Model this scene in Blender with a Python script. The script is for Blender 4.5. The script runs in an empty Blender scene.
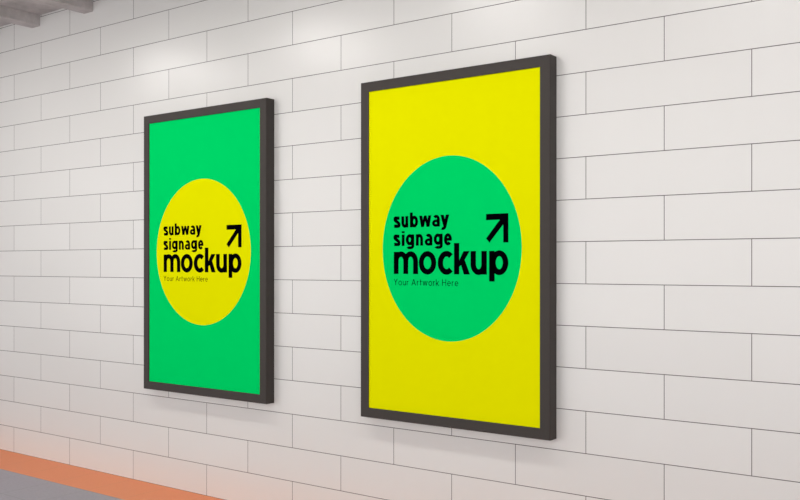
import bpy, bmesh, math, random
from mathutils import Vector

S = 0.2            # one tile course is 0.2 m high
HT = 1.8767        # half a wall tile (and one floor tile), in courses
C = bpy.context.scene.collection

# ------------------------------------------------------------ materials
def new_mat(name):
    m = bpy.data.materials.new(name); m.use_nodes = True
    nt = m.node_tree
    b = nt.nodes['Principled BSDF']
    return m, nt, b

def N(nt, t, **kw):
    n = nt.nodes.new(t)
    for k, v in kw.items(): setattr(n, k, v)
    return n

def math_n(nt, op, a, b=None, c=None):
    n = nt.nodes.new('ShaderNodeMath'); n.operation = op
    for i, v in enumerate((a, b, c)):
        if v is None: continue
        if isinstance(v, (int, float)): n.inputs[i].default_value = v
        else: nt.links.new(v, n.inputs[i])
    return n.outputs[0]

def mixc(nt, fac, a, b):
    n = nt.nodes.new('ShaderNodeMix'); n.data_type = 'RGBA'
    if isinstance(fac, (int, float)): n.inputs[0].default_value = fac
    else: nt.links.new(fac, n.inputs[0])
    for s, v in ((6, a), (7, b)):
        if isinstance(v, tuple): n.inputs[s].default_value = (*v, 1)
        else: nt.links.new(v, n.inputs[s])
    return n.outputs[2]

def line_mask(nt, coord, width):
    """1 on the joint lines lying at integer values of coord (width in the same unit)"""
    f = math_n(nt, 'FRACT', coord)
    d = math_n(nt, 'MINIMUM', f, math_n(nt, 'SUBTRACT', 1.0, f))
    return math_n(nt, 'LESS_THAN', d, width / 2)

def plain(name, col, rough=0.8, spec=0.2, noise=0.0, scale=400, bump=0.0):
    m, nt, b = new_mat(name)
    b.inputs['Roughness'].default_value = rough
    b.inputs['Specular IOR Level'].default_value = spec
    if noise or bump:
        tc = N(nt, 'ShaderNodeTexCoord'); nz = N(nt, 'ShaderNodeTexNoise')
        nz.inputs['Scale'].default_value = scale; nz.inputs['Detail'].default_value = 3
        nt.links.new(tc.outputs['Object'], nz.inputs['Vector'])
        lo = tuple(c * (1 - noise) for c in col); hi = tuple(min(1, c * (1 + noise)) for c in col)
        nt.links.new(mixc(nt, nz.outputs['Fac'], lo, hi), b.inputs['Base Color'])
        if bump:
            bp = N(nt, 'ShaderNodeBump'); bp.inputs['Strength'].default_value = bump
            bp.inputs['Distance'].default_value = 0.001
            nt.links.new(nz.outputs['Fac'], bp.inputs['Height'])
            nt.links.new(bp.outputs['Normal'], b.inputs['Normal'])
    else:
        b.inputs['Base Color'].default_value = (*col, 1)
    return m

def tile_wall_mat():
    m, nt, b = new_mat('glazed_wall_tile')
    tc = N(nt, 'ShaderNodeTexCoord'); sp = N(nt, 'ShaderNodeSeparateXYZ')
    nt.links.new(tc.outputs['Object'], sp.inputs[0])
    u = math_n(nt, 'DIVIDE', sp.outputs['X'], HT * S)      # half tiles
    v = math_n(nt, 'DIVIDE', sp.outputs['Z'], S)           # courses
    row = math_n(nt, 'FLOOR', v)
    uu = math_n(nt, 'DIVIDE', math_n(nt, 'SUBTRACT', u, row), 2.0)
    col = math_n(nt, 'FLOOR', uu)
    g = 0.0034
    mv = line_mask(nt, uu, g * .95 / (2 * HT * S))
    mh = line_mask(nt, v, g / S)
    mk = math_n(nt, 'MAXIMUM', mv, mh)
    # very slight per-tile tone and tilt
    cb = N(nt, 'ShaderNodeCombineXYZ'); nt.links.new(col, cb.inputs[0]); nt.links.new(row, cb.inputs[1])
    wn = N(nt, 'ShaderNodeTexWhiteNoise'); wn.noise_dimensions = '3D'
    nt.links.new(cb.outputs[0], wn.inputs['Vector'])
    face = mixc(nt, wn.outputs['Value'], WALL_A, WALL_B)
    nt.links.new(mixc(nt, mk, face, (0.10, 0.09, 0.085)), b.inputs['Base Color'])
    b.inputs["Specular IOR Level"].default_value = .8
    rg = N(nt, 'ShaderNodeMix'); nt.links.new(mk, rg.inputs[0])
    rg.inputs[2].default_value = WALL_ROUGH; rg.inputs[3].default_value = 0.9
    nt.links.new(rg.outputs[0], b.inputs['Roughness'])
    # tilt
    geo = N(nt, 'ShaderNodeNewGeometry')
    sb = N(nt, 'ShaderNodeVectorMath', operation='SUBTRACT'); nt.links.new(wn.outputs['Color'], sb.inputs[0]); sb.inputs[1].default_value = (.5, .5, .5)
    sc = N(nt, 'ShaderNodeVectorMath', operation='SCALE'); nt.links.new(sb.outputs[0], sc.inputs[0]); sc.inputs[3].default_value = 0.035
    ad = N(nt, 'ShaderNodeVectorMath', operation='ADD'); nt.links.new(geo.outputs['Normal'], ad.inputs[0]); nt.links.new(sc.outputs[0], ad.inputs[1])
    nm = N(nt, 'ShaderNodeVectorMath', operation='NORMALIZE'); nt.links.new(ad.outputs[0], nm.inputs[0])
    bp = N(nt, 'ShaderNodeBump'); bp.invert = True
    bp.inputs['Strength'].default_value = 0.5; bp.inputs['Distance'].default_value = 0.002
    nt.links.new(mk, bp.inputs['Height']); nt.links.new(nm.outputs[0], bp.inputs['Normal'])
    nt.links.new(bp.outputs['Normal'], b.inputs['Normal'])
    return m

def floor_mat(name, lo, hi, joint, rough, jw):
    m, nt, b = new_mat(name)
    tc = N(nt, 'ShaderNodeTexCoord'); sp = N(nt, 'ShaderNodeSeparateXYZ')
    nt.links.new(tc.outputs['Object'], sp.inputs[0])
    u = math_n(nt, 'DIVIDE', sp.outputs['X'], HT * S)
    v = math_n(nt, 'DIVIDE', sp.outputs['Y'], HT * S)
    mk = math_n(nt, 'MAXIMUM', line_mask(nt, u, jw / (HT * S)), line_mask(nt, v, jw / (HT * S)))
    nz = N(nt, 'ShaderNodeTexNoise'); nz.inputs['Scale'].default_value = 55; nz.inputs['Detail'].default_value = 6
    nt.links.new(tc.outputs['Object'], nz.inputs['Vector'])
    face = mixc(nt, nz.outputs['Fac'], lo, hi)
    nt.links.new(mixc(nt, mk, face, joint), b.inputs['Base Color'])
    b.inputs['Roughness'].default_value = rough
    bp = N(nt, 'ShaderNodeBump'); bp.inputs['Strength'].default_value = .15; bp.inputs['Distance'].default_value = .001
    nt.links.new(nz.outputs['Fac'], bp.inputs['Height']); nt.links.new(bp.outputs['Normal'], b.inputs['Normal'])
    return m

def concrete_mat():
    m, nt, b = new_mat('cast_concrete')
    tc = N(nt, 'ShaderNodeTexCoord')
    a = N(nt, 'ShaderNodeTexNoise'); a.inputs['Scale'].default_value = 5; a.inputs['Detail'].default_value = 8
    a.inputs['Roughness'].default_value = .65
    c = N(nt, 'ShaderNodeTexNoise'); c.inputs['Scale'].default_value = 60; c.inputs['Detail'].default_value = 5
    for n in (a, c): nt.links.new(tc.outputs['Object'], n.inputs['Vector'])
    rmp = N(nt, 'ShaderNodeMapRange'); rmp.inputs[1].default_value = .3; rmp.inputs[2].default_value = .7
    nt.links.new(a.outputs['Fac'], rmp.inputs[0])
    c1 = mixc(nt, rmp.outputs[0], CONC_A, CONC_B)
    c2 = mixc(nt, math_n(nt, 'MULTIPLY', c.outputs['Fac'], .3), c1, (0.25, 0.235, 0.23))
    nt.links.new(c2, b.inputs['Base Color'])
    b.inputs['Roughness'].default_value = .85
    bp = N(nt, 'ShaderNodeBump'); bp.inputs['Strength'].default_value = .4; bp.inputs['Distance'].default_value = .004
    nt.links.new(c.outputs['Fac'], bp.inputs['Height']); nt.links.new(bp.outputs['Normal'], b.inputs['Normal'])
    return m

WALL_A, WALL_B, WALL_ROUGH = (0.735, 0.735, 0.715), (0.755, 0.755, 0.735), 0.31
CONC_A, CONC_B = (0.44, 0.415, 0.41), (0.70, 0.665, 0.655)
M_WALL = tile_wall_mat()
M_FLOOR = floor_mat('grey_floor_tile', (0.28, 0.262, 0.30), (0.41, 0.385, 0.445), (0.25, 0.24, 0.26), .45, .005)
M_EDGE = floor_mat('orange_floor_tile', (0.82, 0.255, 0.10), (0.88, 0.295, 0.12), (0.66, 0.24, 0.10), .5, .003)
M_CONC = concrete_mat()
M_FRAME = plain('dark_powder_coat', (0.052, 0.045, 0.041), .5, .2, .05, 500, .1)
M_YELLOW = plain('yellow_print', (0.785, 0.795, 0.0), .9, .0)
M_GREEN = plain('green_print', (0.0, 0.665, 0.140), .9, .0)
M_INK = plain("black_print", (0.0006, 0.0006, 0.002), .9, .0)
M_BODY = plain('white_lamp_housing', (0.7, 0.7, 0.7), .5)

# ------------------------------------------------------------ mesh helpers
def link(name, verts, faces, mat, parent=None, loc=(0, 0, 0), smooth=False):
    me = bpy.data.meshes.new(name)
    me.from_pydata([tuple(v) for v in verts], [], faces); me.update()
    bm = bmesh.new(); bm.from_mesh(me)
    if len(faces) and name not in FLAT: bmesh.ops.recalc_face_normals(bm, faces=bm.faces)
    bm.to_mesh(me); bm.free()
    me.materials.append(mat)
    o = bpy.data.objects.new(name, me); C.objects.link(o)
    o.location = loc
    if parent: o.parent = parent
    return o
FLAT = {'printed_disc', 'headline_word', 'caption_word', 'arrow_symbol'}

def box(name, a, b, mat, parent=None):
    x0, y0, z0 = a; x1, y1, z1 = b
    v = [(x0,y0,z0),(x1,y0,z0),(x1,y1,z0),(x0,y1,z0),(x0,y0,z1),(x1,y0,z1),(x1,y1,z1),(x0,y1,z1)]
    f = [(0,3,2,1),(4,5,6,7),(0,1,5,4),(1,2,6,5),(2,3,7,6),(3,0,4,7)]
    return link(name, v, f, mat, parent)

def structure(o, label=None):
    o['kind'] = 'structure'
    if label: o['label'] = label
    return o

# ------------------------------------------------------------ the setting
XL, XR, YF, H = -20.0, 26.0, -6.6, 17.075 * S
structure(box('wall_back', (XL, 0, -.1), (XR, .2, H + .25), M_WALL), 'white glazed tile wall in running bond with thin grey joints')
structure(box('floor', (XL, YF, -.1), (XR, -HT * S, 0), M_FLOOR), 'grey square floor tiles of the platform')
structure(box('trim_1', (XL, -HT * S, -.1), (XR, 0, 0), M_EDGE), 'orange tiled floor border along the foot of the wall')
ceil = structure(box('ceiling', (XL, YF, H), (XR, 0, H + .25), M_CONC), 'raw grey concrete ceiling slab with beams')
structure(box('light_blocker_left', (XL, YF - .2, -.1), (-9.5, YF, H + .25), M_CONC), 'added concrete screen across the platform, out of view, blocking light from the left')  # added out of view to cut world light so the wall dims leftwards
structure(box('light_blocker_right', (11.5, YF - .2, -.1), (XR, YF, H + .25), M_CONC), 'added concrete screen across the platform, out of view, blocking light from the far right')  # unseen, added to hold back world light and darken the frames' right sides
PER = 1.8 * HT
for n in range(-28, 37):
    x1 = (1.81 + PER * n) * S; x0 = x1 - .57 * S
    r = random.Random(n + 50)
    vs, fs = [], []
    nseg = 14; ch = .006
    for i in range(nseg + 1):
        y = YF + (0 - YF) * i / nseg
        for (x, z) in ((x0, H + .01), (x0, H - .425*S + ch), (x0 + ch, H - .425*S), (x1 - ch, H - .425*S), (x1, H - .425*S + ch), (x1, H + .01)):
            vs.append((x + r.uniform(-.0008, .0008), y, z + (r.uniform(-.0008, .0008) if z < H else 0)))
    for i in range(nseg):
        for j in range(6):
            a = i*6 + j; b_ = i*6 + (j+1) % 6
            fs.append((a, b_, b_ + 6, a + 6))
    fs.append(tuple(range(6))); fs.append(tuple(nseg*6 + j for j in range(5, -1, -1)))
    link('beam', vs, fs, M_CONC, ceil)

# ------------------------------------------------------------ ceiling lamps (above the picture, they light the wall)
m, nt, b = new_mat('lamp_diffuser')
b.inputs['Base Color'].default_value = (.9, .9, .9, 1)
b.inputs['Emission Color'].default_value = (1.0, 0.965, 0.93, 1)
LAMP = 29.5
b.inputs['Emission Strength'].default_value = LAMP
M_LAMP = m
def lamp(x, y):
    e = bpy.data.objects.new('ceiling_light', None); C.objects.link(e)
    zt = H - .425 * S
    e.location = (x, y, zt)
    hx, hy, d = .30, .14, .06
    v, f = [], []
    prof = [(hx, hy, 0), (hx, hy, -d), (hx - .015, hy - .015, -d), (hx - .015, hy - .015, -d + .01)]
    for (px, py, z) in prof: v += [(-px,-py,z),(px,-py,z),(px,py,z),(-px,py,z)]
    for i in range(3):
        for j in range(4): f.append((i*4+j, i*4+(j+1)%4, i*4+4+(j+1)%4, i*4+4+j))
    f.append((0,1,2,3))
    link('housing', v, f, M_BODY, e)
    q = .0151
    link('diffuser', [(-hx+q,-hy+q,-d+.008),(hx-q,-hy+q,-d+.008),(hx-q,hy-q,-d+.008),(-hx+q,hy-q,-d+.008),
                      (-hx+q,-hy+q,-d+.002),(hx-q,-hy+q,-d+.002),(hx-q,hy-q,-d+.002),(-hx+q,hy-q,-d+.002)],
         [(0,1,2,3),(7,6,5,4),(0,4,5,1),(1,5,6,2),(2,6,7,3),(3,7,4,0)], M_LAMP, e)
    e['label'] = 'white rectangular lamp fixed under the concrete beams, above the picture'
    e['category'] = 'ceiling light'; e['group'] = 'row of lamps under the concrete beams'
for k in range(0, 8):
    lamp(.33 + 1.69 * k, -1.36)

# ------------------------------------------------------------ lettering (drawn stroke by stroke, in courses on the sheet)
class Ink:
    def __init__(s): s.v = []; s.f = []
    def poly(s, pts):
        k = len(s.v); s.v += [tuple(p) for p in pts]; s.f.append(tuple(range(k, k + len(pts))))
    def rect(s, x0, y0, x1, y1): s.poly([(x0, y0), (x1, y0), (x1, y1), (x0, y1)])
    def arc(s, cx, cy, rx, ry, tx, ty, a0, a1, n=40):
        for i in range(n):
            a = math.radians(a0 + (a1 - a0) * i / n); b = math.radians(a0 + (a1 - a0) * (i + 1) / n)
            s.poly([(cx + (rx-tx)*math.cos(a), cy + (ry-ty)*math.sin(a)), (cx + rx*math.cos(a), cy + ry*math.sin(a)),
                    (cx + rx*math.cos(b), cy + ry*math.sin(b)), (cx + (rx-tx)*math.cos(b), cy + (ry-ty)*math.sin(b))])
    def stroke(s, pts, w):
        n = len(pts); L = []
        for i, p in enumerate(pts):
            a = pts[max(0, i-1)]; b = pts[min(n-1, i+1)]
            dx, dy = b[0]-a[0], b[1]-a[1]; l = math.hypot(dx, dy)
            L.append((-dy/l*w/2, dx/l*w/2))
        for i in range(n - 1):
            p, q, a, b = pts[i], pts[i+1], L[i], L[i+1]
            s.poly([(p[0]-a[0], p[1]-a[1]), (q[0]-b[0], q[1]-b[1]), (q[0]+b[0], q[1]+b[1]), (p[0]+a[0], p[1]+a[1])])
    def curve(s, pts, w, n=8):
        P = [pts[0]] + list(pts) + [pts[-1]]; out = []
        for i in range(1, len(P) - 2):
            for k in range(n):
                t = k / n; r = []
                for c in (0, 1):
                    p0, p1, p2, p3 = P[i-1][c], P[i][c], P[i+1][c], P[i+2][c]
                    r.append(.5*((2*p1)+(-p0+p2)*t+(2*p0-5*p1+4*p2-p3)*t*t+(-p0+3*p1-3*p2+p3)*t**3))
                out.append(tuple(r))
        out.append(pts[-1]); s.stroke(out, w)

def glyph(K, ch, x0, x1, b, h, t, asc=1.36, desc=.28):
    """ch between x0 and x1, baseline b, x-height h, stem t"""
    W = x1 - x0; tt = t * .92; top = b + h; o = h * .02
    if ch in 'mn':
        K.rect(x0, b, x0 + t, top)
        a = (W + t) / 2 if ch == 'm' else W
        ry = min(h * .46, a * .62)
        for xs in ((x0, x1 - a) if ch == 'm' else (x0,)):
            K.arc(xs + a/2, top - ry + o, a/2, ry, t, tt, 0, 165)
            K.rect(xs + a - t, b, xs + a, top - ry + o)
    elif ch == 'u':
        ry = min(h * .46, W * .62)
        K.rect(x1 - t, b, x1, top); K.rect(x0, b + ry - o, x0 + t, top)
        K.arc(x0 + W/2, b + ry - o, W/2, ry, t, tt, 180, 345)
    elif ch == 'o':
        K.arc(x0 + W/2, b + h/2, W/2, h/2 + o, t, tt, 0, 360, 64)
    elif ch == 'c':
        K.arc(x0 + W*.585, b + h/2, W*.585, h/2 + o, t*1.04, tt, 46, 314, 56)
    elif ch == 'e':
        K.arc(x0 + W/2, b + h/2, W/2, h/2 + o, t, tt, 0, 318, 56)
        K.rect(x0 + t*.6, b + h*.5 - tt*.42, x1 - t*.02, b + h*.5 + tt*.42)
    elif ch in 'pbg':
        if ch == 'p': K.rect(x0, b - h*desc, x0 + t, top)
        if ch == 'b': K.rect(x0, b, x0 + t, b + h*1.31)
        if ch == 'g':
            ry = h * .26
            K.rect(x1 - t, b - h*.30 + ry, x1, top)
            K.arc(x0 + W*.52, b - h*.30 + ry, W*.48, ry, t, tt*.9, 205, 360)
            K.arc(x0 + W*.47, b + h*.53, W*.47, h*.47 + o, t, tt, 0, 360, 56)
        else:
            K.arc(x0 + W*.53, b + h/2, W*.47, h/2 + o, t, tt, 0, 360, 56)
    elif ch == 'k':
        K.rect(x0, b, x0 + t, b + h*asc)
        yj = b + h * .40
        K.poly([(x0 + t*.9, yj - h*.10), (x0 + t*.9, yj + h*.16), (x1 - t*1.22, top), (x1 - t*.05, top), (x0 + t*1.65, b + h*.47)])
        K.poly([(x0 + t*1.25, b + h*.46), (x0 + t*2.05, b + h*.62), (x1, b), (x1 - t*1.15, b)])
    elif ch == 'i':
        K.rect(x0, b, x0 + t, top)
        K.rect(x0 - t*.03, b + h*1.13, x0 + t*1.03, b + h*1.30)
    elif ch == 'w':
        c = x0 + W/2; v1 = x0 + W*.27; v2 = x1 - W*.27; hw = t*.52
        K.poly([(x0, top), (x0 + 2*hw, top), (v1 + hw*.95, b), (v1 - hw*.95, b)])
        K.poly([(v1 - hw*.95, b), (v1 + hw*.95, b), (c + hw*.8, top), (c - hw*.8, top)])
        K.poly([(v2 - hw*.95, b), (v2 + hw*.95, b), (c + hw*.8, top), (c - hw*.8, top)])
        K.poly([(v2 - hw*.95, b), (v2 + hw*.95, b), (x1, top), (x1 - 2*hw, top)])
    elif ch == 'y':
        c = x0 + W*.52
        K.poly([(x0, top), (x0 + t*1.08, top), (c + t*.55, b + h*.02), (c - t*.5, b - h*.02)])
        K.poly([(x1 - t*1.08, top), (x1, top), (c + t*.45, b - h*.06), (c - t*.62, b + h*.0)])
        K.curve([(c + t*.12, b + h*.06), (c - t*.12, b - h*.10), (c - t*.7, b - h*.18), (x0 + W*.16, b - h*.13)], tt*.95)
    elif ch == 'a':
        K.rect(x1 - t, b, x1, b + h*.62)
        K.arc(x0 + W*.53, b + h*.62, W*.47, h*.38 + o, t, tt*.95, 0, 142, 30)
        K.arc(x0 + W*.5, b + h*.30, W*.5, h*.295 + o, t*.95, tt*.82, 0, 360, 48)
    elif ch == 's':
        y = lambda k: b + h*k
        x = lambda k: x0 + W*k
        q = tt / h * .5
        K.curve([(x(.90), y(.86)), (x(.70), y(1.0 - q)), (x(.48), y(1.01 - q)), (x(.20), y(.86)), (x(.20), y(.68)), (x(.50), y(.53)),
                 (x(.80), y(.36)), (x(.82), y(.17)), (x(.52), y(-.01 + q)), (x(.28), y(q)), (x(.06), y(.13))], tt*1.04)
    elif ch == 'r':
        K.rect(x0, b, x0 + t, top)
        K.arc(x0 + W*.95, top - h*.42, W*.95, h*.42, t, tt, 88, 175, 16)
    elif ch == 't':
        K.rect(x0 + W*.3, b + h*.2, x0 + W*.3 + t, b + h*1.3)
        K.rect(x0, top - tt, x1, top)
        K.arc(x0 + W*.3 + W*.34, b + h*.2, W*.34, h*.2, t, tt, 180, 285, 12)
    elif ch == 'Y':
        c = x0 + W/2
        K.rect(c - t/2, b, c + t/2, b + h*.48)
        K.stroke([(x0 + t/2, top), (c, b + h*.46)], t); K.stroke([(x1 - t/2, top), (c, b + h*.46)], t)
    elif ch == 'A':
        c = x0 + W/2
        K.stroke([(x0 + t/2, b), (c, top)], t); K.stroke([(x1 - t/2, b), (c, top)], t)
        K.rect(x0 + W*.2, b + h*.30, x1 - W*.2, b + h*.30 + tt)
    elif ch == 'H':
        K.rect(x0, b, x0 + t, top); K.rect(x1 - t, b, x1, top); K.rect(x0, b + h*.48, x1, b + h*.48 + tt)

def headline():
    words = []
    K = Ink(); words.append(K)
    for ch, a, b in (('m',1.104,1.897),('o',1.922,2.473),('c',2.520,2.985),('k',3.020,3.497),('u',3.515,3.989),('p',4.055,4.600)):
        glyph(K, ch, a, b, 3.938, .590, .158, asc=1.355, desc=.29)
    K = Ink(); words.append(K)
    for ch, a, b in (('s',1.104,1.314),('u',1.355,1.580),('b',1.633,1.898),('w',1.935,2.318),('a',2.342,2.585),('y',2.604,2.872)):
        glyph(K, ch, a, b, 5.173, .300, .093)
    K = Ink(); words.append(K)
    for ch, a, b in (('s',1.104,1.314),('i',1.367,1.446),('g',1.500,1.774),('n',1.827,2.059),('a',2.108,2.352),('g',2.394,2.672),('e',2.712,2.955)):
        glyph(K, ch, a, b, 4.685, .302, .093)
    return words
def caption():
    K = Ink(); words = [K]; b = 3.636; ch_ = .168; xh = .120; t = .020
    x = 1.105
    word = [('Y',.125,ch_),('o',.115,xh),('u',.095,xh),('r',.055,xh),(' ',.035,0),('A',.145,ch_),('r',.055,xh),('t',.065,xh),('w',.155,xh),('o',.115,xh),('r',.055,xh),('k',.095,xh),
            (' ',.035,0),('H',.125,ch_),('e',.11,xh),('r',.055,xh),('e',.11,xh)]
    gap = .034
    tot = sum(w for _, w, _ in word) + gap * (len(word) - 1)
    s = (3.149 - 1.105) / tot
    for c, w, h in word:
        if c == ' ': K = Ink(); words.append(K)
        if c == 'k':
            K.rect(x, b, x + t, b + ch_)
            K.stroke([(x + t, b + h*.35), (x + w*s - t*.4, b + h)], t); K.stroke([(x + w*s*.36, b + h*.56), (x + w*s - t*.3, b)], t)
        elif c != ' ':
            glyph(K, c, x, x + w*s, b, h, t)
        x += (w + gap) * s
    return words
def arrow():
    K = Ink()
    P = [(3.966,5.45),(4.601,5.45),(4.601,4.732),(4.456,4.732),(4.456,5.178),(4.066,4.733),(3.967,4.838),(4.362,5.297),(3.966,5.297)]
    K.poly(P)
    return K

# ------------------------------------------------------------ framed posters
FW, FH, FD = 5.753, 9.19, .35
def poster(name, label, X, Z, sheet, disc, fx, fz, disc_c, disc_r):
    e = bpy.data.objects.new(name, None); C.objects.link(e)
    e.location = (X*S, 0, Z*S)
    e['label'] = label; e['category'] = 'poster'
    # frame: closed profile (inset, depth) swept round the four corners
    prof = [(0, 0), (0, -FD + .022), (.006, -FD + .008), (.02, -FD), (.262, -FD), (.268, -FD + .006), (.268, -FD + .045), (.268, 0)]
    v, f = [], []
    for (i, y) in prof:
        v += [(i*S, y*S, i*S), ((FW - i)*S, y*S, i*S), ((FW - i)*S, y*S, (FH - i)*S), (i*S, y*S, (FH - i)*S)]
    n = len(prof)
    for k in range(n):
        for j in range(4):
            a = k*4; c = ((k + 1) % n)*4
            f.append((a + j, a + (j+1) % 4, c + (j+1) % 4, c + j))
    link('frame', v, f, M_FRAME, e)
    y = -FD + .035
    g = .2685
    a, b_ = (g*S, (y)*S, g*S), ((FW - g)*S, (y + .03)*S, (FH - g)*S)
    s = box('poster_sheet', a, b_, sheet, e)
    s['label'] = sheet.name.split('_')[0] + ' printed sheet'
    n = 160; cx, cz = disc_c; rx, rz = disc_r
    d = link('printed_disc', [((cx + rx*math.cos(2*math.pi*i/n))*S, y*S - .00015, (cz + rz*math.sin(2*math.pi*i/n))*S) for i in range(n)], [tuple(range(n))], disc, s)
    d['label'] = disc.name.split('_')[0] + ' printed disc'
    def put(nm, K, lab):
        o = link(nm, [(fx(p)*S, y*S - .0003, fz(q)*S) for p, q in K.v], K.f, M_INK, s); o['label'] = lab
    for K, wd in zip(headline(), ('large black word mockup', 'black word subway', 'black word signage')): put('headline_word', K, wd)
    put('arrow_symbol', arrow(), 'black arrow pointing up to the right')
    for K, wd in zip(caption(), ('Your', 'Artwork', 'Here')): put('caption_word', K, 'thin small word ' + wd)
    return e
poster('framed_poster', 'dark grey framed poster with yellow sheet and green disc, on the tiled wall', 17.885, 3.268, M_YELLOW, M_GREEN,
       lambda x: x + .012, lambda z: z, (2.862, 4.600), (2.122, 2.390))
poster('framed_poster', 'dark grey framed poster with green sheet and yellow disc, on the tiled wall', 8.510, 3.270, M_GREEN, M_YELLOW,
       lambda x: .999 + (x - 1.104)*1.05 + .005, lambda z: 4.589 + (z - 4.600)*.978, (2.862, 4.589), (2.212, 2.335))

# ------------------------------------------------------------ light, camera
w = bpy.data.worlds.new('World'); bpy.context.scene.world = w; w.use_nodes = True
bg = w.node_tree.nodes['Background']
bg.inputs[0].default_value = (1.0, 0.975, 0.965, 1); bg.inputs[1].default_value = 2.04

cam = bpy.data.cameras.new('Camera'); co = bpy.data.objects.new('Camera', cam); C.objects.link(co)
co.location = (33.19806*S, -19.5078*S, 7.4402*S)
co.rotation_mode = 'XYZ'
co.rotation_euler = (math.pi/2 + .0007446, -.00038, .629944)
cam.sensor_width = 36; cam.lens = 889 * 36 / 800
cam.shift_y = 14.49 / 800
cam.clip_start = .05
bpy.context.scene.camera = co
vs = bpy.context.scene.view_settings
vs.view_transform = 'Standard'; vs.look = 'None'; vs.gamma = 1; vs.use_curve_mapping = False; vs.exposure = 0
